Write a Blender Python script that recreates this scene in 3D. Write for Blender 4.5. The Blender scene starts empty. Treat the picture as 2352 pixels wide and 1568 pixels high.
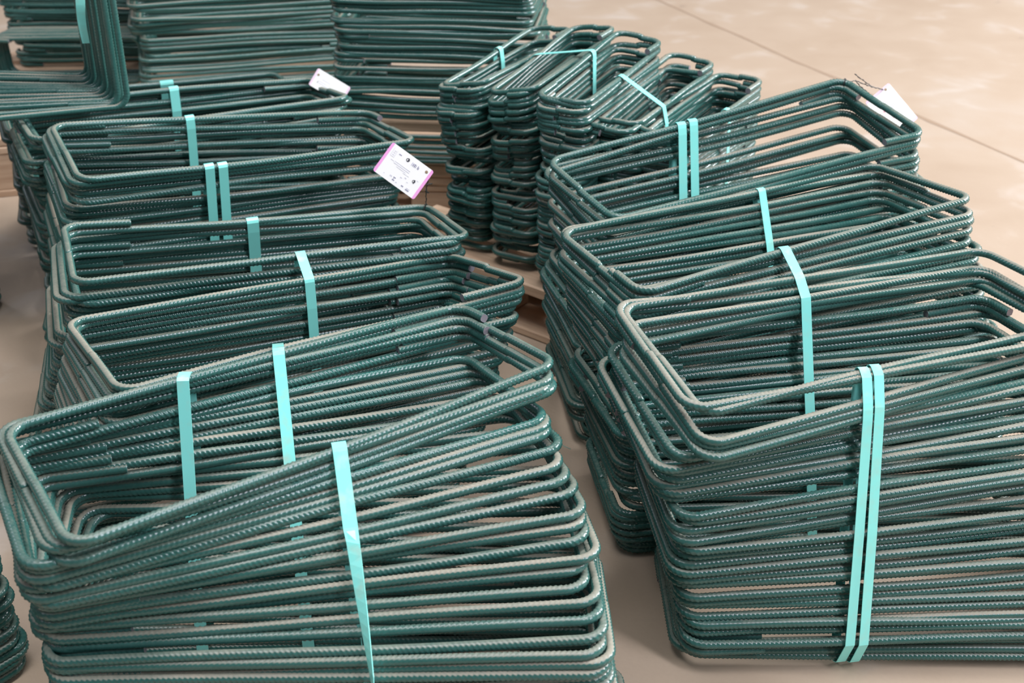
import bpy, bmesh, math, random
from mathutils import Matrix, Vector
R_ = random.Random(7)
PI = math.pi
S = bpy.context.scene
C = S.collection

# ------------------------------------------------------------------ camera, world, lights, exposure
F_PX, PITCH, CAM_H = 2843.5, 0.4989, 1.1876
cam_d = bpy.data.cameras.new('camera')
cam_d.sensor_width = 36.0
cam_d.lens = F_PX / 2352 * 36.0
cam = bpy.data.objects.new('camera', cam_d)
cam.location = (0, 0, CAM_H)
cam.rotation_euler = (PI / 2 - PITCH, 0, 0)
cam_d.dof.use_dof = True
cam_d.dof.focus_distance = 1.72
cam_d.dof.aperture_fstop = 6.3
C.objects.link(cam)
S.camera = cam

wd = bpy.data.worlds.new('hall_light')
S.world = wd
wd.use_nodes = True
bg = wd.node_tree.nodes['Background']
bg.inputs[0].default_value = (0.93, 0.96, 1.0, 1)
bg.inputs[1].default_value = 0.11


def area(name, loc, target, sx, sy, power, col):
    d = bpy.data.lights.new(name, 'AREA')
    d.shape = 'RECTANGLE'
    d.size, d.size_y, d.energy, d.color = sx, sy, power, col
    o = bpy.data.objects.new(name, d)
    o.location = loc
    o.rotation_euler = (Vector(target) - Vector(loc)).to_track_quat('-Z', 'Y').to_euler()
    C.objects.link(o)
    return o


area('roof_light_row_right', (2.6, -0.6, 4.4), (0.4, 1.4, 0.2), 0.5, 5.0, 155, (0.97, 0.96, 1.0))
area('roof_light_row_left', (-2.8, -0.4, 4.4), (-0.2, 1.5, 0.2), 0.5, 5.0, 18, (0.92, 0.93, 1.0))
area('roof_light_row_middle', (0.35, 2.2, 5.6), (0.25, 2.1, 0), .8, 6.0, 215, (1.0, 0.985, 0.96))
area('hall_door_light', (8.0, 4.6, 3.8), (2.3, 4.3, 0), 4.0, 3.0, 960, (1.0, 0.985, 0.97))
area('far_window_light', (-5.0, 5.5, 4.5), (-0.5, 2.5, 0.3), 1.5, 3.0, 40, (0.86, 0.88, 1.0))

S.view_settings.view_transform = 'Standard'
S.view_settings.look = 'None'
S.view_settings.gamma = 1.0
S.view_settings.use_curve_mapping = False
S.view_settings.exposure = 0.42

CP, SP = math.cos(PITCH), math.sin(PITCH)


def px_dir(x, y):
    u, v = (x - 1176) / F_PX, (784 - y) / F_PX
    return Vector((u, CP + v * SP, -SP + v * CP))


def px_z(x, y, z=0.0):                     # the point at height z seen at that pixel of the photograph
    d = px_dir(x, y)
    return Vector((0, 0, CAM_H)) + d * ((z - CAM_H) / d.z)


def px_y(x, y, Y):
    d = px_dir(x, y)
    return Vector((0, 0, CAM_H)) + d * (Y / d.y)


# ------------------------------------------------------------------ materials
def mat(name, col=(.5, .5, .5), rough=.5, metal=0.0):
    m = bpy.data.materials.new(name)
    m.use_nodes = True
    b = m.node_tree.nodes['Principled BSDF']
    b.inputs['Base Color'].default_value = (*col, 1)
    b.inputs['Roughness'].default_value = rough
    b.inputs['Metallic'].default_value = metal
    return m, m.node_tree, b


def N(nt, t, **kw):
    n = nt.nodes.new(t)
    for k, v in kw.items():
        setattr(n, k, v)
    return n


def ramp(nt, stops):
    r = N(nt, 'ShaderNodeValToRGB')
    e = r.color_ramp.elements
    e[0].position, e[0].color = stops[0][0], (*stops[0][1], 1)
    e[1].position, e[1].color = stops[-1][0], (*stops[-1][1], 1)
    for p, c in stops[1:-1]:
        k = e.new(p)
        k.color = (*c, 1)
    return r


def mix(nt, fac, a, b):
    m = N(nt, 'ShaderNodeMix', data_type='RGBA')
    for sock, v in ((m.inputs[0], fac), (m.inputs[6], a), (m.inputs[7], b)):
        if hasattr(v, 'is_output'):
            nt.links.new(v, sock)
        else:
            sock.default_value = v if isinstance(v, float) else (*v, 1)
    return m.outputs[2]


def mth(nt, op, a, b=None, clamp=False):
    m = N(nt, 'ShaderNodeMath', operation=op, use_clamp=clamp)
    for sock, v in zip(m.inputs, (a, b)):
        if v is None:
            continue
        if hasattr(v, 'is_output'):
            nt.links.new(v, sock)
        else:
            sock.default_value = v
    return m.outputs[0]


def make_epoxy():
    m, nt, b = mat('green_epoxy_coating', rough=.3)
    L = nt.links.new
    geo = N(nt, 'ShaderNodeNewGeometry')
    tc = N(nt, 'ShaderNodeTexCoord')
    oi = N(nt, 'ShaderNodeObjectInfo')
    n1 = N(nt, 'ShaderNodeTexNoise')
    n1.inputs['Scale'].default_value = 9.0
    n1.inputs['Detail'].default_value = 4
    L(geo.outputs['Position'], n1.inputs['Vector'])
    n2 = N(nt, 'ShaderNodeTexNoise')
    n2.inputs['Scale'].default_value = 160.0
    n2.inputs['Detail'].default_value = 3
    L(tc.outputs['Object'], n2.inputs['Vector'])
    sep = N(nt, 'ShaderNodeSeparateXYZ')
    L(geo.outputs['Normal'], sep.inputs[0])
    # dust that has settled on faces turned upwards
    up = N(nt, 'ShaderNodeMapRange', interpolation_type='SMOOTHSTEP')
    up.inputs['From Min'].default_value = 0.66
    up.inputs['From Max'].default_value = 0.88
    L(sep.outputs['Z'], up.inputs['Value'])
    amt = mth(nt, 'ADD', mth(nt, 'MULTIPLY', n1.outputs['Fac'], 0.9), mth(nt, 'MULTIPLY', oi.outputs['Random'], 0.8))
    amt = mth(nt, 'ADD', amt, mth(nt, 'MULTIPLY', mth(nt, 'SUBTRACT', n2.outputs['Fac'], 0.5), 0.6))
    amt = mth(nt, 'SUBTRACT', amt, 0.34, clamp=True)
    dust = mth(nt, 'MULTIPLY', up.outputs['Result'], amt, clamp=True)
    green = mix(nt, n2.outputs['Fac'], (0.014, 0.088, 0.079), (0.030, 0.140, 0.124))
    film = mth(nt, 'MULTIPLY', n1.outputs['Fac'], 0.16)          # thin grey dust film over everything
    green = mix(nt, film, green, (0.20, 0.215, 0.215))
    col = mix(nt, dust, green, (0.285, 0.265, 0.215))
    L(col, b.inputs['Base Color'])
    L(mth(nt, 'ADD', mth(nt, 'MULTIPLY', dust, 0.42), 0.21), b.inputs['Roughness'])
    b.inputs['Specular IOR Level'].default_value = 0.62
    b.inputs['Specular Tint'].default_value = (0.93, 0.92, 1.0, 1)
    return m


M_EPOXY = make_epoxy()
M_CUT, _, _ = mat('cut_steel', (0.31, 0.28, 0.33), .45, .4)


def make_strap_mat():
    m, nt, b = mat('teal_strap_plastic', (0.16, 0.67, 0.63), .24)
    tc = N(nt, 'ShaderNodeNewGeometry')
    n = N(nt, 'ShaderNodeTexNoise')
    n.inputs['Scale'].default_value = 55
    n.inputs['Detail'].default_value = 5
    nt.links.new(tc.outputs['Position'], n.inputs['Vector'])
    sep = N(nt, 'ShaderNodeSeparateXYZ')
    nt.links.new(tc.outputs['Normal'], sep.inputs[0])
    r = ramp(nt, [(.5, (0, 0, 0)), (.72, (1, 1, 1))])
    nt.links.new(n.outputs['Fac'], r.inputs[0])
    f = mth(nt, 'MULTIPLY', r.outputs['Color'], mth(nt, 'MULTIPLY', sep.outputs['Z'], 0.8, clamp=True), clamp=True)
    nt.links.new(mix(nt, f, (0.28, 0.87, 0.83), (0.5, 0.60, 0.50)), b.inputs['Base Color'])
    return m


M_STRAP = make_strap_mat()


def make_wood(name, a, c):
    m, nt, b = mat(name, rough=.75)
    tc = N(nt, 'ShaderNodeTexCoord')
    mp = N(nt, 'ShaderNodeMapping')
    mp.inputs['Scale'].default_value = (3, 40, 40)
    nt.links.new(tc.outputs['Object'], mp.inputs[0])
    n = N(nt, 'ShaderNodeTexNoise')
    n.inputs['Scale'].default_value = 2.2
    n.inputs['Detail'].default_value = 6
    nt.links.new(mp.outputs[0], n.inputs['Vector'])
    r = ramp(nt, [(.3, a), (.75, c)])
    nt.links.new(n.outputs['Fac'], r.inputs[0])
    nt.links.new(r.outputs[0], b.inputs['Base Color'])
    bp = N(nt, 'ShaderNodeBump')
    bp.inputs['Strength'].default_value = .25
    nt.links.new(n.outputs['Fac'], bp.inputs['Height'])
    nt.links.new(bp.outputs[0], b.inputs['Normal'])
    return m


M_WOOD = make_wood('pallet_wood', (0.45, 0.295, 0.20), (0.66, 0.48, 0.35))
M_CARD, _, _ = mat('white_card', (0.95, 0.95, 0.97), .35)
M_PINK, _, _ = mat('pink_card_edge', (0.90, 0.40, 0.80), .4)
M_PALE, _, _ = mat('pale_pink_card_edge', (0.88, 0.70, 0.86), .4)
M_INK, _, _ = mat('grey_print', (0.30, 0.30, 0.42), .6)
M_FAINT, _, _ = mat('faint_print', (0.62, 0.62, 0.72), .6)
M_RED, _, _ = mat('red_print', (0.72, 0.35, 0.42), .6)
M_BLACK, _, _ = mat('black_print', (0.05, 0.05, 0.07), .6)
M_WIRE, _, _ = mat('dark_tie_wire', (0.09, 0.09, 0.09), .45, .7)
M_HOLE, _, _ = mat('brass_eyelet', (0.33, 0.25, 0.17), .5, .3)


def make_floor_mat():
    m, nt, b = mat('dusty_concrete', rough=.62)
    L = nt.links.new
    tc = N(nt, 'ShaderNodeTexCoord')

    def noise(sc, det, dist=0.0):
        n = N(nt, 'ShaderNodeTexNoise')
        n.inputs['Scale'].default_value = sc
        n.inputs['Detail'].default_value = det
        n.inputs['Distortion'].default_value = dist
        L(tc.outputs['Object'], n.inputs['Vector'])
        return n.outputs['Fac']
    big, mid, fine = noise(.9, 5, .6), noise(5.5, 7, .4), noise(140, 4)
    r = ramp(nt, [(.3, (0.375, 0.28, 0.207)), (.55, (0.435, 0.34, 0.265)), (.75, (0.475, 0.405, 0.35))])
    L(mth(nt, 'ADD', mth(nt, 'MULTIPLY', big, .6), mth(nt, 'MULTIPLY', mid, .4)), r.inputs[0])
    # pale scuffs where the dust is worn through
    r2 = ramp(nt, [(.57, (0, 0, 0)), (.72, (1, 1, 1))])
    L(mid, r2.inputs[0])
    c = mix(nt, mth(nt, 'MULTIPLY', r2.outputs[0], .35), r.outputs[0], (0.56, 0.52, 0.50))
    # small dark specks and oil marks
    r3 = ramp(nt, [(.235, (1, 1, 1)), (.30, (0, 0, 0))])
    L(noise(11, 5, .2), r3.inputs[0])
    c = mix(nt, mth(nt, 'MULTIPLY', r3.outputs[0], .55), c, (0.22, 0.17, 0.15))
    c = mix(nt, mth(nt, 'MULTIPLY', fine, .16), c, (0.25, 0.2, 0.16))
    L(c, b.inputs['Base Color'])
    bp = N(nt, 'ShaderNodeBump')
    bp.inputs['Strength'].default_value = .12
    bp.inputs['Distance'].default_value = .003
    L(fine, bp.inputs['Height'])
    L(bp.outputs[0], b.inputs['Normal'])
    return m


M_FLOOR = make_floor_mat()
M_JOINT, _, _ = mat('dirty_joint_filler', (0.30, 0.215, 0.155), .9)


# ------------------------------------------------------------------ helpers
def link(name, me, parent=None, mw=None):
    o = bpy.data.objects.new(name, me)
    C.objects.link(o)
    if parent is not None:
        o.parent = parent
        if mw is not None:
            o.matrix_basis = Matrix.Translation(-parent_loc(parent)) @ mw
    elif mw is not None:
        o.matrix_basis = mw
    return o


def parent_loc(p):
    v = Vector(p.location)
    while p.parent is not None:
        p = p.parent
        v = v + Vector(p.location)
    return v


def mesh(name, vs, fs, mats, mi=None, smooth=False):
    me = bpy.data.meshes.new(name)
    me.from_pydata([tuple(v) for v in vs], [], fs)
    for m in mats:
        me.materials.append(m)
    if mi:
        me.polygons.foreach_set('material_index', mi)
    me.polygons.foreach_set('use_smooth', [smooth] * len(fs))
    me.update()
    return me


def thing(name, label, cat, loc, group=None):
    o = bpy.data.objects.new(name, None)
    o.empty_display_size = .05
    o.location = loc
    C.objects.link(o)
    o['label'] = label
    o['category'] = cat
    if group:
        o['group'] = group
    return o


def box_mesh(name, sx, sy, sz, m, bev=.003, seed=0):
    bm = bmesh.new()
    bmesh.ops.create_cube(bm, size=1)
    rr = random.Random(seed)
    for v in bm.verts:
        v.co = Vector((v.co.x * sx, v.co.y * sy, v.co.z * sz)) + Vector([rr.uniform(-.0012, .0012) for _ in range(3)])
    bmesh.ops.bevel(bm, geom=bm.edges[:], offset=bev, segments=1, affect='EDGES')
    me = bpy.data.meshes.new(name)
    bm.to_mesh(me)
    bm.free()
    me.materials.append(m)
    return me


# ------------------------------------------------------------------ floor
JA, JB = px_z(1560, 22), px_z(1930, 186)
jd = (JB - JA).normalized()
jn = Vector((-jd.y, jd.x, 0))
jw = 0.007
J0, J1 = JA - jd * 14, JA + jd * 14
vs, fs = [], []
for off in (-16, -jw / 2, jw / 2, 16):
    for p in (J0, J1):
        vs.append(p + jn * off)
for off in (-jw / 2, jw / 2):
    for p in (J0, J1):
        vs.append(p + jn * off + Vector((0, 0, -.006)))
fs = [(0, 1, 3, 2), (4, 5, 7, 6), (2, 3, 9, 8), (8, 9, 11, 10), (10, 11, 5, 4)]
fl = link('floor', mesh('floor', vs, fs, [M_FLOOR, M_JOINT], [0, 0, 1, 1, 1]))
fl['kind'] = 'structure'
# crumbled dirt that fills the joint unevenly
jv, jf = [], []
rr = random.Random(5)
n = 320
for i in range(n + 1):
    p = J0 + (J1 - J0) * (i / n)
    w0, w1 = .0036 + abs(rr.gauss(0, .005)) * (i % 7 > 1), .0036 + abs(rr.gauss(0, .005)) * (i % 5 > 1)
    jv += [p + jn * w0 + Vector((0, 0, .0006)), p - jn * w1 + Vector((0, 0, .0006))]
    if i:
        k = 2 * i
        jf.append((k - 2, k, k + 1, k - 1))
jo = link('joint_dirt', mesh('joint_dirt', jv, jf, [M_JOINT]), fl)

# ------------------------------------------------------------------ the stirrup: a ribbed bar bent to a rectangle, both ends hooked past one corner
D = 0.0123
RB = D / 2


def stirrup_path(Lx, Wy, rad, warp, hook1, hook2, rnd, step):
    a, b = Lx / 2, Wy / 2
    # lap corner is back-left; start hook lies on the left side, end hook on the back side
    cs = [(-a, b - hook1), (-a, b), (a, b), (a, -b), (-a, -b), (-a, b), (-a + hook2, b)]
    cs = [Vector((x, y, 0)) for x, y in cs]
    ins = D * 0.55
    cs[-1].y -= ins * 0.4
    pts = []
    for i in range(len(cs)):
        if i == 0 or i == len(cs) - 1:
            pts.append(cs[i])
            continue
        p0, p, p1 = cs[i - 1], cs[i], cs[i + 1]
        d0, d1 = (p0 - p).normalized(), (p1 - p).normalized()
        s, e = p + d0 * rad, p + d1 * rad
        cen = p + (d0 + d1) * rad
        for k in range(9):
            t = k / 8 * PI / 2
            pts.append(cen - d1 * rad * math.cos(t) - d0 * rad * math.sin(t))
    # resample
    seg = [0.0]
    for i in range(1, len(pts)):
        seg.append(seg[-1] + (pts[i] - pts[i - 1]).length)
    tot = seg[-1]
    nn = int(tot / step)
    out, j = [], 0
    ph = [rnd.uniform(0, 6.28) for _ in range(6)]
    for i in range(nn + 1):
        s = tot * i / nn
        while j < len(seg) - 2 and seg[j + 1] < s:
            j += 1
        t = (s - seg[j]) / max(1e-9, seg[j + 1] - seg[j])
        p = pts[j].lerp(pts[j + 1], t)
        # spiral offset so the two ends lie over each other, plus the twist of a bent stirrup and a slight bow
        z = (s / tot - .5) * D * 1.12 - warp * (p.x / a) * (p.y / b)
        z += .0018 * math.sin(p.x / a * 2.2 + ph[0]) * (1 if p.y > 0 else -1) + .0012 * math.sin(p.x / a * 4 + ph[1])
        y = p.y + .0022 * math.cos(p.x / a * 1.4 + ph[2]) * math.sin(ph[3] + (1 if p.y > 0 else 0))
        x = p.x + .002 * math.sin(ph[4] + p.y / b)
        out.append(Vector((x, y, z)))
    return out, tot


STIRRUPS = {}


def make_variant(key, Lx, Wy, warp, seed, step=.0012, nseg=16, rad=.027):
    rnd = random.Random(seed)
    path, tot = stirrup_path(Lx, Wy, rad, warp, rnd.uniform(.055, .075) if Wy > .15 else .04,
                             rnd.uniform(.085, .115) if Lx > .5 else .07, rnd, step)
    nn = len(path)
    vs, fs, mi = [], [], []
    up = Vector((0, 0, 1))
    tw0, twk = rnd.uniform(0, 6.28), rnd.uniform(-2.0, 2.0)
    pitch = .0060
    slant = 2.1 * D / .0123
    for i, p in enumerate(path):
        t = (path[min(i + 1, nn - 1)] - path[max(i - 1, 0)]).normalized()
        u = t.cross(up).normalized()
        w = u.cross(t)
        s = tot * i / (nn - 1)
        for k in range(nseg):
            ang = 2 * PI * k / nseg
            phi = (ang + tw0 + twk * s / tot) % (2 * PI)
            half = phi % PI
            side = 1 if phi < PI else -1
            rise = math.sin(half)
            f = (s / pitch + side * slant * half / PI) % 1.0
            pulse = max(0.0, 1 - abs(f - .5) / .25)
            h = .00115 * pulse * min(1, max(0, rise - .12) * 2.2)
            h += .0006 * max(0.0, 1 - rise / .26)           # the two ridges that run along the bar
            r = RB - .0006 + h
            vs.append(p + u * (r * math.cos(ang)) + w * (r * math.sin(ang)))
        if i:
            a0, b0 = (i - 1) * nseg, i * nseg
            for k in range(nseg):
                k2 = (k + 1) % nseg
                fs.append((a0 + k, a0 + k2, b0 + k2, b0 + k))
                mi.append(0)
    fs.append(tuple(range(nseg - 1, -1, -1)))
    fs.append(tuple(range((nn - 1) * nseg, nn * nseg)))
    mi += [1, 1]
    me = mesh('stirrup_' + key, vs, [tuple(reversed(f)) for f in fs], [M_EPOXY, M_CUT], mi, True)
    me.polygons[len(fs) - 1].use_smooth = False
    me.polygons[len(fs) - 2].use_smooth = False
    STIRRUPS.setdefault(key, []).append((me, path[::5] + [path[-1]]))


LW, WW = 0.62, 0.2248
for sd in (1, 2, 3):
    make_variant('wide_high', LW, WW, .0115, sd)
    make_variant('wide_mid', LW, WW, .0070, sd + 10)
    make_variant('wide_low', LW, WW, .0020, sd + 20)
make_variant('wide_back', LW, WW, -.0055, 31)
make_variant('wide_back', LW, WW, -.0045, 32)
for sd in (1, 2, 3):
    make_variant('narrow', .363, .0965, -.0015 * (sd - 2), sd + 40, step=.0018, nseg=8, rad=.024)
    make_variant('far_wide', .61, .28, .003, sd + 50, step=.0019, nseg=8)
    make_variant('far_short', .46, .25, .002, sd + 60, step=.0019, nseg=8)
    make_variant('far_small', .43, .125, .002, sd + 70, step=.0028, nseg=8)
    make_variant('tall_upright', .62, .50, .001, sd + 80, step=.0019, nseg=8)

FLIPS = [Matrix.Identity(4), Matrix.Rotation(PI, 4, 'Z'), Matrix.Rotation(PI, 4, 'X'), Matrix.Rotation(PI, 4, 'Y')]


def pose(x, y, z, yaw, ro, pi):
    return (Matrix.Translation((x, y, z)) @ Matrix.Rotation(yaw, 4, 'Z') @ Matrix.Rotation(-ro, 4, 'Y')
            @ Matrix.Rotation(pi, 4, 'X'))


BUNDLES = {}


def bundle(code, label, bot, top, n, keys, seed, via=(), jit=1.0, group='bundles of stirrups', first_flip=0, shape=1.0, gaps=(.85, .9, 1, 1, 1.1), zjit=.001, across=1.0, loose=1.3):
    """bot and top are (x, y, z, yaw, roll, pitch) of the lowest and the topmost stirrup; keys: (from share of height, variant key)"""
    rnd = random.Random(seed)
    root = thing('stirrup_bundle', label, 'rebar bundle', (bot[0], bot[1], max(0.0, bot[2] - .01)), group)
    st = [0.0]
    fresh = [True]
    for i in range(n - 1):
        fresh.append(rnd.random() < .25)
        st.append(st[-1] + rnd.choice(gaps) * (loose if fresh[-1] else .95))
    bars = []
    for i in range(n):
        t = st[i] / st[-1]
        tt = t ** shape
        ed = 0 if i in (n - 1,) else (.45 if i == 0 else 1)
        v = [bot[k] + (top[k] - bot[k]) * (t if k == 2 else tt) for k in range(6)]
        if via:                                             # poses the stack passes through on its way up
            ks = [bot, *via, top]
            j = max(q for q in range(len(ks) - 1) if ks[q][2] <= v[2] + 1e-9)
            f = (v[2] - ks[j][2]) / (ks[j + 1][2] - ks[j][2])
            v = [ks[j][k] + (ks[j + 1][k] - ks[j][k]) * f for k in range(6)]
        if i == 0 or fresh[i]:                              # stirrups lie in small packs that sit a little apart
            flip = FLIPS[first_flip] if rnd.random() < .2 else rnd.choice(FLIPS)
            g = [rnd.gauss(0, sg) for sg in (.0075, .0050, .022, .0080, .020)]
        q = [(g[k] + rnd.gauss(0, sg)) * ed * jit for k, sg in enumerate((.0038, .0028, .010, .0035, .009))]
        al, ac = q[0], q[1] * across
        v[0] += al * math.cos(v[3]) - ac * math.sin(v[3])
        v[1] += al * math.sin(v[3]) + ac * math.cos(v[3])
        v[2] += rnd.uniform(-zjit, zjit) * (1 if i else 0)
        v[3] += q[2] * across
        v[4] += q[3]
        v[5] += q[4]
        key = [k for lo, k in keys if t >= lo - 1e-6][-1]
        me, path = rnd.choice(STIRRUPS[key])
        fl = FLIPS[first_flip] if i == n - 1 else flip
        mw = pose(*v) @ fl
        link('stirrup', me, root, mw)
        bars.append((mw, [mw @ p for p in path], mw.translation.copy(), v[3]))
    BUNDLES[code] = (root, bars)
    return root


def from_FL(px, py, yaw, z=0.0150, Lx=LW, Wy=WW):      # centre of a flat stirrup whose front-left corner is seen at that pixel
    p = px_z(px, py, z)
    c, s = math.cos(yaw), math.sin(yaw)
    dx, dy = Lx / 2, Wy / 2
    return (p.x + c * dx - s * dy, p.y + s * dx + c * dy, z, yaw, 0, 0)


TOP = {
    'L1': (-0.2608, 1.2730, 0.4099, 0.6160, -0.0115, 0.0038),
    'L2': (-0.2994, 1.6011, 0.3676, 0.5871, -0.0642, -0.0934),
    'L3': (-0.4001, 1.8608, 0.3659, 0.3868, -0.0582, -0.0735),
    'L4': (-0.5068, 2.1899, 0.4201, 0.5221, -0.0923, 0.0282),
    'L5': (-0.6581, 2.4114, 0.4136, 0.5026, -0.0384, -0.0610),
    'L6': (-0.8000, 2.6700, 0.3450, 0.4500, -0.0200, -0.0200),
    'R1': (0.4728, 1.4977, 0.4091, 0.4052, -0.0154, 0.0815),
    'R2': (0.3961, 1.7631, 0.4396, 0.4929, 0.0144, -0.0124),
    'R3': (0.3890, 2.0210, 0.4650, 0.4595, 0.0784, 0.1260),
    'M1': (-0.0054, 2.5015, 0.4855, 1.0322, 0.0656, -0.1606),
    'M2': (0.0857, 2.4243, 0.5028, 1.0585, 0.0940, -0.1729),
    'M3': (0.1732, 2.3277, 0.5128, 1.0780, 0.0698, 0.0490),
    'M4': (0.2770, 2.3360, 0.4700, 1.0358, 0.0630, 0.0300),
    'M5': (0.3630, 2.2940, 0.4500, 1.0149, 0.0152, 0.0367),
}
HI = [(0, 'wide_low'), (.18, 'wide_mid'), (.5, 'wide_high')]
MI = [(0, 'wide_low'), (.25, 'wide_mid')]
NEG = [(0, 'wide_low'), (.3, 'wide_low'), (.75, 'wide_back')]
RG, LG, MG = 'stirrup bundles in the right row', 'stirrup bundles in the left row', 'narrow stirrup bundles on the middle pallet'
rd = math.radians
bundle('L1', 'nearest left-row bundle, cut by the bottom frame edge, twisted teal strap on its front',
       (-.190, 1.105, .0150, rd(1), 0, 0), TOP['L1'], 41, HI, 11, group=LG, first_flip=3,
       via=[(-.205, 1.140, .225, rd(2.8), 0, 0), (-.227, 1.187, .258, rd(7.4), 0, 0), (-.243, 1.216, .303, rd(16), 0, 0), (-.272, 1.250, .356, rd(26), -.005, .002)])
bundle('L2', 'second nearest left-row bundle, directly behind the one with the twisted strap',
       from_FL(85, 1330, rd(13)), TOP['L2'], 33, HI, 12, group=LG, first_flip=1)
bundle('L3', 'third left-row bundle, wired to the white tag with pink ends',
       from_FL(75, 1040, rd(10)), TOP['L3'], 32, MI, 13, group=LG, first_flip=0)
bundle('L4', 'fourth left-row bundle, two teal straps side by side on its front bars',
       from_FL(112, 830, rd(12)), TOP['L4'], 34, HI, 14, group=LG, first_flip=3)
bundle('L5', 'fifth left-row bundle, just in front of the blurred white tag',
       from_FL(118, 690, rd(14)), TOP['L5'], 33, MI, 15, group=LG, first_flip=3)
bundle('L6', 'farthest and lowest left-row bundle, short wide teal strap, behind the fifth bundle',
       from_FL(60, 560, rd(14)), TOP['L6'], 28, MI, 16, group=LG, first_flip=1)
bundle('R1', 'nearest right-row bundle, two long parallel teal straps down its front',
       from_FL(1580, 1510, rd(0)), TOP['R1'], 36, HI, 27, group=RG, first_flip=1,
       via=[(.530, 1.395, .10, rd(3), 0, 0), (.458, 1.468, .325, rd(19), -.010, .060)])
bundle('R2', 'middle right-row bundle, single teal strap over its back bars',
       from_FL(1430, 1250, rd(5)), TOP['R2'], 35, MI, 22, group=RG, first_flip=2)
bundle('R3', 'farthest right-row bundle, steeply tilted top, white tag wired at its right corner',
       from_FL(1325, 1005, rd(7)), TOP['R3'], 35, NEG, 23, group=RG, first_flip=1)
PZ = 0.12
ml = ['leftmost narrow bundle on the middle pallet, short strap on its left bars',
      'second narrow bundle from the left on the middle pallet, strap running across its top',
      'third narrow bundle on the middle pallet, the one at its centre',
      'fourth narrow bundle on the middle pallet, slanting teal strap crossing its top',
      'rightmost narrow bundle on the middle pallet, behind the farthest right-row bundle']
for i in range(5):
    k = 'M%d' % (i + 1)
    t = TOP[k]
    bundle(k, ml[i], (t[0] + .01, t[1] + .01, PZ + .0140, t[3], 0, 0), t, 36, [(0, 'narrow')], 31 + i, jit=1.2, across=.6, group=MG,
           gaps=(.8, .9, 1, 1, 1.4), zjit=.002, first_flip=1)

# far stacks
BG = 'far stirrup stacks on pallets'


def front_mid(px, py, z, yaw, Wy):
    p = px_z(px, py, z)
    return (p.x - math.sin(yaw) * Wy / 2, p.y + math.cos(yaw) * Wy / 2, z, yaw, 0, 0)


ZB = .125
b1 = front_mid(592, 196, ZB + .0155, rd(15), .28)
bundle('B1', 'tall stack of wide stirrups behind the left row, left of the gapped stack',
       b1, (b1[0] - .02, b1[1], .50, rd(15), 0, 0), 36, [(0, 'far_wide')], 41, loose=1.1, group=BG)
ZB2 = .105
b2 = front_mid(1012, 372, ZB2 + .045, rd(-6), .25)
bundle('B2a', 'low stirrup pack between two wooden battens under the gapped far stack',
       b2, (b2[0], b2[1], ZB2 + .045 + .062, rd(-6), 0, 0), 6, [(0, 'far_short')], 42, jit=.6, group=BG)
b2u = (b2[0], b2[1], ZB2 + .045 + .062 + .045, rd(-6), 0, 0)
bundle('B2b', 'tall gapped stirrup stack with pale floor showing between its bars, left of the middle pallet',
       b2u, (b2u[0] - .01, b2u[1], .60, rd(-7), 0, 0), 31, [(0, 'far_short')], 43, group=BG, gaps=(.8, .9, 1, 1, 1, 1, 2.2))
b0 = front_mid(160, 190, ZB + .0085, rd(4), .125)
bundle('B0', 'small flat stirrup stack at the far left, top corner, seen behind the upright bundle',
       (b0[0], b0[1] + .20, ZB + .0155, rd(2), 0, 0), (b0[0] - .03, b0[1] + .19, .46, rd(-3), 0, 0), 32, [(0, 'far_small')], 44, group=BG)
# a pack standing on edge under it, frames facing the camera
root = thing('stirrup_bundle', 'short stirrup pack on edge before the far left stack, opening facing the camera', 'rebar bundle', (b0[0], b0[1], ZB), BG)
for i in range(9):
    me, path = STIRRUPS['far_small'][i % 3]
    mw = Matrix.Translation((b0[0] + .002 * i, b0[1] - .05 + .0140 * i, ZB + .0685 + R_.uniform(0, .003))) @ Matrix.Rotation(rd(3), 4, 'Z') @ Matrix.Rotation(PI / 2, 4, 'X')
    link('stirrup', me, root, mw)

# upright bundle at the top left, leaning on the pallet
near, far = px_y(288, 246, 2.30), px_y(203, 177, 2.48)
root = thing('stirrup_bundle', 'upright bundle at the top left corner, standing on top of the left row', 'rebar bundle',
             (near.x - .3, near.y, near.z), 'upright stirrup bundle')
bars = []
nh = 13
rnd = random.Random(77)
for i in range(nh):
    t = i / (nh - 1)
    c = far.lerp(near, t)
    me, path = STIRRUPS['tall_upright'][i % 3]
    yaw = rd(-7 + 26 * t ** 1.3)
    rot = (Matrix.Rotation(yaw, 4, 'Z') @ Matrix.Rotation(rnd.gauss(0, .006), 4, 'Y') @ Matrix.Rotation(PI / 2 + rnd.gauss(0, .006), 4, 'X'))
    mw = Matrix.Translation(c) @ rot @ Matrix.Translation((-.31 + rnd.gauss(0, .003), .25, 0)) @ FLIPS[(0, 3, 1, 2)[i % 4]]
    link('stirrup', me, root, mw)
    bars.append((mw, [mw @ p for p in path], mw.translation.copy(), yaw))
BUNDLES['H'] = (root, bars)

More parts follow.
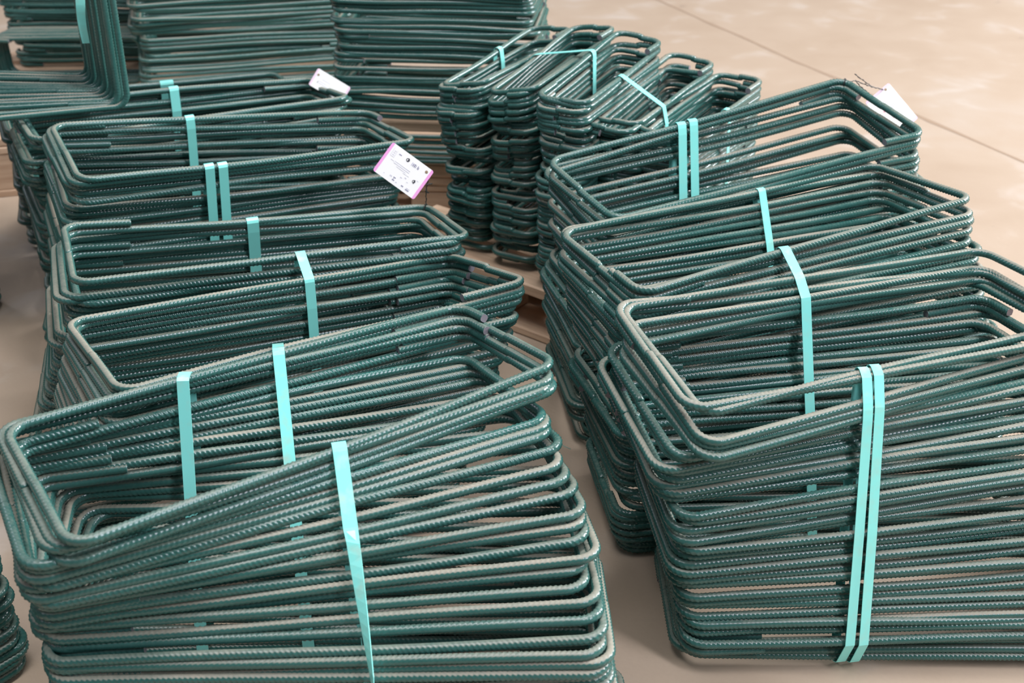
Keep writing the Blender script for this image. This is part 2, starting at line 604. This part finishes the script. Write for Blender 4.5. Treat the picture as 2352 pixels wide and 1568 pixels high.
# stacks that only peek in at the left edge
f1 = px_z(60, 1500, .03)
yf = rd(50)
fx = f1.x - .31 * math.cos(yf) - .1124 * math.sin(yf)
fy = f1.y - .31 * math.sin(yf) + .1124 * math.cos(yf)
bundle('F1', 'dark shadowed bundle low on the floor at the bottom left corner',
       (fx, fy, .015, yf, 0, 0), (fx - .02, fy, .21, yf, 0, 0), 16, [(0, 'wide_low')], 51, group='bundles cut by the left edge')
f2 = px_z(4, 790, .03)
bundle('F2', 'bundle cut by the left edge at mid height, only its corners showing',
       (f2.x - .40, f2.y + .11, .012, rd(6), 0, 0), (f2.x - .41, f2.y + .10, .42, rd(4), 0, 0), 33, [(0, 'wide_low')], 52, jit=.7, group='bundles cut by the left edge')


# ------------------------------------------------------------------ straps: closed loops pulled tight round the long sides
def hull(pts):
    pts = sorted(set(pts))

    def half(ps):
        o = []
        for p in ps:
            while len(o) > 1 and (o[-1][0] - o[-2][0]) * (p[1] - o[-2][1]) - (o[-1][1] - o[-2][1]) * (p[0] - o[-2][0]) <= 0:
                o.pop()
            o.append(p)
        return o
    a, b = half(pts), half(pts[::-1])
    return a[:-1] + b[:-1]


def crossings(code, P, n, side):
    out = []
    for mw, pl, cen, yaw in BUNDLES[code][1]:
        fd = Vector((math.sin(yaw), -math.cos(yaw), 0))
        for i in range(len(pl) - 1):
            a, b = (pl[i] - P).dot(n), (pl[i + 1] - P).dot(n)
            if a * b <= 0 and a != b:
                q = pl[i].lerp(pl[i + 1], a / (a - b))
                d = (q - cen).dot(fd)
                if side == 'all' or (d > 0) == (side == 'front'):
                    out.append(q)
    return out


def ribbon(name, loop, ns, w, parent, th=.0009):
    """closed band through loop (3D points) whose width runs along ns (one vector per point)"""
    m = len(loop)
    vs, fs = [], []
    for i in range(m):
        t = (loop[(i + 1) % m] - loop[i - 1]).normalized()
        o = t.cross(ns[i]).normalized()
        for a, b in ((-1, 0), (1, 0), (1, 1), (-1, 1)):
            vs.append(loop[i] + ns[i] * (a * w / 2) + o * (b * th))
    for i in range(m):
        j = (i + 1) % m
        for k in range(4):
            k2 = (k + 1) % 4
            fs.append((4 * i + k, 4 * j + k, 4 * j + k2, 4 * i + k2))
    me = mesh(name, vs, fs, [M_STRAP])
    base = parent_loc(parent)
    o = link(name, me, parent, Matrix.Identity(4))
    return o


def strap(owner, pxy, sets, yaw, w=.0150, tilt=0.0, twist=False, slack=0.0):
    top = BUNDLES[owner][1][-1]
    ray = px_dir(*pxy).normalized()
    o = Vector((0, 0, CAM_H))
    cands = []
    for code, side in sets:
        mw, pl, cen, yw = BUNDLES[code][1][-1]
        fd = Vector((math.sin(yw), -math.cos(yw), 0))
        for q in pl:
            d = (q - cen).dot(fd)
            if side == 'all' or (d > 0) == (side == 'front'):
                cands.append(q)
    P = min(cands, key=lambda q: ((q - o) - ray * (q - o).dot(ray)).length)
    n = Vector((math.cos(yaw), math.sin(yaw), tilt)).normalized()
    ea = Vector((math.sin(yaw), -math.cos(yaw), 0))
    eb = n.cross(ea)
    if eb.z < 0:
        eb = -eb
    pts = []
    for code, side in sets:
        for q in [c for e in (-.55, 0, .55) for c in crossings(code, P + n * (w * e), n, side)]:
            d = q - P
            a, b = d.dot(ea), d.dot(eb)
            for k in range(10):
                pts.append((round(a + (RB + .0016) * math.cos(k * PI / 5), 6), round(b + (RB + .0016) * math.sin(k * PI / 5), 6)))
    if len(pts) < 6:
        return None
    h = hull(pts)
    # subdivide long runs
    hh = []
    for i in range(len(h)):
        p, q = h[i], h[(i + 1) % len(h)]
        L = math.hypot(q[0] - p[0], q[1] - p[1])
        k = max(1, int(L / .012))
        for j in range(k):
            hh.append((p[0] + (q[0] - p[0]) * j / k, p[1] + (q[1] - p[1]) * j / k, L, j / k))
    bt, bb = max(p[1] for p in hh), min(p[1] for p in hh)
    mid = (max(p[0] for p in hh) + min(p[0] for p in hh)) / 2
    loop, ns = [], []
    for a, b, L, t in hh:
        nn = n
        off = 0.0
        if twist and a > mid - .02 and bb + .02 < b < bt - .012:
            u = min(1.0, max(0.0, (bt - .012 - b) / (bt - bb - .03)))
            ang = PI * u
            off = .0085 * abs(math.sin(ang)) + .006 * math.sin(ang)
            nn = (n * math.cos(ang) + ea * math.sin(ang)).normalized()
        loop.append(P + ea * (a + off) + eb * b)
        ns.append(nn)
    ob = ribbon('strap', loop, ns, w, BUNDLES[owner][0])
    return ob


strap('L1', (785, 1032), [('L1', 'front')], rd(14), w=.0165, twist=True)
strap('L1', (420, 868), [('L1', 'back')], rd(3), w=.0150)
strap('L1', (638, 822), [('L1', 'back'), ('L2', 'front')], rd(12), w=.0150)
strap('L3', (690, 592), [('L3', 'front'), ('L2', 'back')], rd(22), w=.0155)
strap('L3', (580, 532), [('L3', 'back')], rd(20), w=.0200)
strap('L4', (480, 392), [('L4', 'front')], rd(26), w=.0165)
strap('L4', (513, 388), [('L4', 'front')], rd(26), w=.0165)
strap('L4', (437, 270), [('L4', 'back'), ('L5', 'front')], rd(26), w=.0165)
strap('L5', (403, 222), [('L5', 'back')], rd(26), w=.0190)
strap('L6', (380, 190), [('L6', 'back')], rd(22), w=.0300)
strap('R1', (1987, 872), [('R1', 'front')], rd(14), w=.0138, tilt=-.08)
strap('R1', (2014, 868), [('R1', 'front')], rd(14), w=.0138, tilt=-.08)
strap('R1', (1835, 650), [('R1', 'back'), ('R2', 'front')], rd(18), w=.0155)
strap('R2', (1745, 452), [('R2', 'back')], rd(24), w=.0135)
strap('R3', (1560, 292), [('R3', 'back')], rd(24), w=.0165)
strap('R3', (1588, 286), [('R3', 'back')], rd(24), w=.0165)
strap('M1', (1150, 122), [('M1', 'back')], rd(60), w=.014)
strap('M2', (1228, 134), [('M2', 'all'), ('M3', 'back')], rd(60), w=.014)
strap('M4', (1425, 178), [('M3', 'front'), ('M4', 'all')], rd(60), w=.014)
strap('M5', (1665, 258), [('M5', 'front')], rd(60), w=.014)
# the strap on the upright bundle runs round its upright bars
root, bars = BUNDLES['H']
if True:
    # loose tail of that strap hanging beside the bars
    p0, p1 = px_y(183, -20, 2.40), px_y(197, 100, 2.37)
    vs, fs = [], []
    for i in range(9):
        t = i / 8
        p = p0.lerp(p1, t)
        for dx, dy in ((-.009, 0), (.009, .003), (.009, .004), (-.009, .001)):
            vs.append(p + Vector((dx * (1 - .3 * t), dy - .01 * math.sin(t * PI), 0)))
        if i:
            a = 4 * (i - 1)
            for k in range(4):
                k2 = (k + 1) % 4
                fs.append((a + k, a + k2, a + 4 + k2, a + 4 + k))
    link('strap_tail', mesh('strap_tail', vs, fs, [M_STRAP]), root, Matrix.Identity(4))


# ------------------------------------------------------------------ pallets
def pallet(label, cx, cy, yaw, lx, ly, top, nb, seed):
    """deck boards run along local x; blocks and bottom boards below"""
    rnd = random.Random(seed)
    root = thing('wooden_pallet', label, 'pallet', (cx, cy, 0), 'wooden pallets')
    base = Matrix.Translation((cx, cy, 0)) @ Matrix.Rotation(yaw, 4, 'Z')
    tk = .022
    bw = ly / (nb + (nb - 1) * .35)
    for i in range(nb):
        y = -ly / 2 + bw / 2 + i * bw * 1.35
        link('deck_board', box_mesh('deck_board', lx + rnd.uniform(-.012, .012), bw + rnd.uniform(-.006, .006), tk, M_WOOD, .0025, seed * 50 + i), root,
             base @ Matrix.Translation((rnd.uniform(-.006, .006), y, top - tk / 2)) @ Matrix.Rotation(rnd.uniform(-.006, .006), 4, 'Z'))
    for i in range(3):
        x = (-lx / 2 + .05, 0, lx / 2 - .05)[i]
        link('cross_board', box_mesh('cross_board', .09, ly, .018, M_WOOD, .0025, seed * 50 + 20 + i), root, base @ Matrix.Translation((x, 0, top - tk - .0092)))
        for j in range(3):
            y = (-ly / 2 + .05, 0, ly / 2 - .05)[j]
            hb = top - tk - .0186 - .0182
            link('block', box_mesh('block', .095, .095, hb, M_WOOD, .003, seed * 50 + 30 + 3 * i + j), root, base @ Matrix.Translation((x, y, .0181 + hb / 2)))
    for j in range(3):
        y = (-ly / 2 + .05, 0, ly / 2 - .05)[j]
        link('bottom_board', box_mesh('bottom_board', lx, .10, .017, M_WOOD, .0025, seed * 50 + 40 + j), root, base @ Matrix.Translation((0, y, .0087)))
    return root


A, B = px_z(1050, 596, PZ - .0015), px_z(1287, 679, PZ - .0015)
e = (B - A).normalized()
yw = math.atan2(e.y, e.x)
nrm = Vector((-e.y, e.x, 0))
lx, ly = .60, .54
cc = B + e * .10 - e * (lx / 2) + nrm * (ly / 2)
pallet('wooden pallet under the five narrow bundles in the middle', cc.x, cc.y, yw, lx, ly, PZ - .0015, 5, 1)
cb = (b2[0], b2[1] + .02)
pallet('wooden pallet under the gapped far stack, behind the white tag', cb[0] - .03, cb[1] + .06, rd(-4), .62, .36, ZB2 - .0015, 4, 2)
pallet('wooden pallet under the tall far stack behind the left row', b1[0] - .02, b1[1] + .08, rd(15), .58, .30, ZB - .0015, 4, 3)
pallet('wooden pallet at the far left under the small stack', b0[0] - .05, b0[1] + .12, rd(3), .46, .40, ZB - .0015, 3, 4)
pt = .165
pc = px_z(62, 318, pt - .01)
yp = rd(16)
pex, pey = Vector((math.cos(yp), math.sin(yp), 0)), Vector((-math.sin(yp), math.cos(yp), 0))
pcen = pc - pex * .40 + pey * .17
pallet('wooden pallet at the left edge, below the upright bundle', pcen.x, pcen.y, yp, .80, .30, pt - .012, 3, 5)
# battens under and over the low pack
for k, (zz, lab) in enumerate(((ZB2 + .016, 'wooden batten on the pallet under the low stirrup pack'),
                               (b2u[2] - .0275, 'wooden batten between the low pack and the gapped stack'))):
    o = link('wooden_batten', box_mesh('wooden_batten', .40, .07, .031 if k == 0 else .024, M_WOOD, .003, 300 + k), None,
             Matrix.Translation((b2[0] + .03, b2[1] - .08, zz)) @ Matrix.Rotation(rd(-6), 4, 'Z'))
    o['label'], o['category'], o['group'] = lab, 'batten', 'wooden battens'


# ------------------------------------------------------------------ paper tags on wires
def tube(name, pts, r, m, parent, seg=6):
    vs, fs = [], []
    for i, p in enumerate(pts):
        t = (pts[min(i + 1, len(pts) - 1)] - pts[max(i - 1, 0)]).normalized()
        u = t.cross(Vector((.3, .5, .81))).normalized()
        w = u.cross(t)
        for k in range(seg):
            a = 2 * PI * k / seg
            vs.append(p + u * (r * math.cos(a)) + w * (r * math.sin(a)))
        if i:
            a, b = (i - 1) * seg, i * seg
            for k in range(seg):
                k2 = (k + 1) % seg
                fs.append((a + k, a + k2, b + k2, b + k))
    fs.append(tuple(range(seg)))
    fs.append(tuple(range((len(pts) - 1) * seg, len(pts) * seg)))
    return link(name, mesh(name, vs, fs, [m], None, True), parent, Matrix.Identity(4))


def tag(label, p_tl, p_tr, p_bl, marks, edge, wire_px, hole, ydep, hold):
    """corners given as pixels of the card's own top-left, top-right (long side) and bottom-left; the card stands at depth ydep, facing the camera"""
    fwd = px_dir(1176, 784).normalized()
    o = Vector((0, 0, CAM_H))
    d = px_dir(*p_tl)
    P = o + d * (ydep / d.y)
    dist = (P - o).dot(fwd)
    pt = lambda q: o + px_dir(*q) * (dist / px_dir(*q).dot(fwd))
    T, U, V = pt(p_tl), pt(p_tr), pt(p_bl)
    ex = (U - T)
    w = ex.length
    ex.normalize()
    ey = (V - T)
    ey = ey - ex * ey.dot(ex)
    hgt = ey.length
    ey.normalize()
    nz = ex.cross(ey).normalized()
    if nz.dot(fwd) > 0:
        nz = -nz
    root = thing('paper_tag', label, 'tag', T + (ex * w + ey * hgt) / 2, 'paper tags on tie wire')

    def at(u, v, z=0.0):
        return T + ex * (u * w) + ey * (v * hgt) + nz * z

    def plate(name, u0, v0, u1, v1, z0, z1, m, rc=0.0, corners=(1, 1, 1, 1)):
        ring = []
        for ci, (u, v, su, sv) in enumerate(((u0, v0, 1, 1), (u1, v0, -1, 1), (u1, v1, -1, -1), (u0, v1, 1, -1))):
            if rc and corners[ci]:
                st = {0: PI, 1: 1.5 * PI, 2: 0, 3: .5 * PI}[ci]
                for k in range(5):
                    a = st + k / 4 * PI / 2
                    ring.append((u * w + su * rc + rc * math.cos(a), v * hgt + sv * rc + rc * math.sin(a)))
            else:
                ring.append((u * w, v * hgt))
        m_ = len(ring)
        vs = [T + ex * a + ey * b + nz * z0 for a, b in ring] + [T + ex * a + ey * b + nz * z1 for a, b in ring]
        fs = [tuple(range(m_)), tuple(range(2 * m_ - 1, m_ - 1, -1))]
        for k in range(m_):
            k2 = (k + 1) % m_
            fs.append((k, k + m_, k2 + m_, k2))
        return link(name, mesh(name, vs, fs, [m]), root, Matrix.Identity(4))
    card = plate('card', 0, 0, 1, 1, -.0004, .0004, M_CARD, .004)
    plate('edge_stripe', -.002, -.003, .055, 1.003, -.0006, .0006, edge, .004, (1, 0, 0, 1))
    plate('edge_stripe', .945, -.003, 1.002, 1.003, -.0006, .0006, edge, .004, (0, 1, 1, 0))
    for (u0, v0, u1, v1, m) in marks:
        if m == 'disc':
            vs, fs = [], []
            c0 = at(u0, v0, .0007)
            rr_ = u1 * w
            for k in range(20):
                a = 2 * PI * k / 20
                for rad_ in (rr_, rr_ * .62):
                    vs.append(c0 + ex * (rad_ * math.cos(a)) + ey * (rad_ * math.sin(a)))
            for k in range(20):
                k2 = (k + 1) % 20
                fs.append((2 * k, 2 * k2, 2 * k2 + 1, 2 * k + 1))
            link('printed_emblem', mesh('printed_emblem', vs, fs, [M_BLACK]), root, Matrix.Identity(4))
            plate('printed_emblem', u0 - .002, v0 - .055, u0 + .022, v0 + .055, .0004, .00075, M_BLACK)
        else:
            plate('print', u0, v0, u1, v1, .0003, .00065, m)
    c0 = at(hole[0], hole[1], .0004)
    vs, fs = [c0 + nz * .0006], []
    for k in range(16):
        a = 2 * PI * k / 16
        vs.append(c0 + ex * (.0026 * math.cos(a)) + ey * (.0026 * math.sin(a)) + nz * .0004)
    for k in range(16):
        fs.append((0, 1 + k, 1 + (k + 1) % 16))
    link('eyelet', mesh('eyelet', vs, fs, [M_HOLE]), root, Matrix.Identity(4))
    bar = BUNDLES[hold][1][-1][1]
    for wi, wp in enumerate(wire_px):
        ray = px_dir(*wp[-1]).normalized()
        j = min(range(1, len(bar) - 1), key=lambda k: ((bar[k] - o) - ray * (bar[k] - o).dot(ray)).length)
        wire_y = bar[j].y
        pts = [px_y(q[0], q[1], ydep + (wire_y - ydep) * k / (len(wp) - 1) - .002) for k, q in enumerate(wp)]
        if wi == 0:                                          # the wire is looped round the bar
            t = (bar[j + 1] - bar[j - 1]).normalized()
            u = t.cross(Vector((0, 0, 1))).normalized()
            v = u.cross(t)
            for k in range(13):
                a = PI / 2 + k * PI / 6
                pts.append(bar[j] + (u * math.cos(a) + v * math.sin(a)) * (RB + .0009) + t * (.0002 * k))
        fine = []
        for k in range(len(pts) - 1):
            for j in range(6):
                fine.append(pts[k].lerp(pts[k + 1], j / 6))
        fine.append(pts[-1])
        tube('tie_wire', fine, .0007, M_WIRE, root)
        tw = [p + Vector((.0013 * math.sin(1.7 * k), 0, .0013 * math.cos(1.7 * k))) for k, p in enumerate(fine)]
        tube('tie_wire', tw, .0006, M_WIRE, root)
    return root


I, FA = M_INK, M_FAINT
marks1 = [(.10, .10, .105, .34, FA), (.10, .34, .19, .35, FA), (.185, .13, .19, .34, FA), (.24, .16, .30, .19, I),
          (.13, .16, .17, .18, FA), (.13, .22, .17, .24, FA), (.13, .28, .17, .30, FA),
          (.45, .17, .038, 0, 'disc'),
          (.55, .14, .575, .24, FA), (.585, .15, .605, .24, I), (.615, .14, .64, .24, I), (.65, .15, .66, .24, I), (.69, .14, .705, .23, I), (.71, .17, .725, .24, I),
          (.16, .42, .24, .44, FA), (.25, .40, .62, .42, FA), (.25, .455, .62, .475, FA), (.34, .51, .56, .525, FA), (.52, .55, .66, .565, FA),
          (.52, .68, .56, .71, FA), (.60, .62, .64, .65, FA), (.68, .70, .71, .72, FA), (.33, .80, .38, .84, FA),
          (.41, .79, .465, .82, I), (.41, .87, .465, .90, I), (.425, .82, .435, .87, I), (.50, .88, .53, .91, FA),
          (.63, .86, .68, .90, I), (.74, .84, .83, .86, FA), (.74, .88, .82, .92, I), (.20, .86, .22, .88, FA),
          (.79, .58, .033, 0, 'disc'), (.83, .50, .87, .52, FA)]
tag('white tag with pink ends and black print, wired above the third left-row bundle', (903, 326), (997, 394), (854, 389), marks1, M_PINK,
    [[(974, 399), (984, 408), (981, 425), (978, 440), (979, 460), (977, 478)], [(979, 424), (987, 423), (992, 422)], [(978, 436), (981, 441), (984, 443)]],
    (.885, .14), 1.99, 'L3')
marks2 = [(.36, .30, .62, .315, FA), (.36, .36, .50, .375, FA), (.37, .42, .56, .435, FA), (.37, .48, .62, .495, FA), (.38, .54, .66, .555, FA),
          (.40, .60, .66, .615, M_RED), (.40, .68, .44, .74, M_RED)]
tag('white tag with pale pink ends and faint print behind the farthest right-row bundle', (2041, 190), (2109, 271), (1988, 237), marks2, M_PALE,
    [[(2037, 209), (2020, 203), (2005, 200), (1990, 195), (1965, 185), (1950, 188), (1935, 193)], [(2005, 200), (1990, 190), (1963, 170)],
     [(1965, 185), (1975, 198), (1990, 210), (1999, 218)]],
    (.07, .22), 2.30, 'R3')
tag('blurred white tag behind the fifth left-row bundle, its print too faint to read', (731, 156), (806, 201), (712, 196), [(.18, .55, .42, .57, FA), (.2, .65, .5, .67, FA), (.25, .4, .5, .42, FA)], M_PALE,
    [[(736, 172), (728, 185), (722, 196)]], (.1, .3), 2.62, 'L5')

# a strand of strap fibre sticking out over the floor
p = [px_y(1262, 1000, 1.72), px_y(1278, 1012, 1.72), px_y(1295, 1024, 1.72), px_y(1311, 1031, 1.72)]
o = tube('plastic_strand', [p[0].lerp(p[1], 0), p[1], p[2], p[3]], .0005, M_STRAP, None)
o['label'], o['category'] = 'thin teal plastic strand sticking out from the right side of the left row', 'strand'
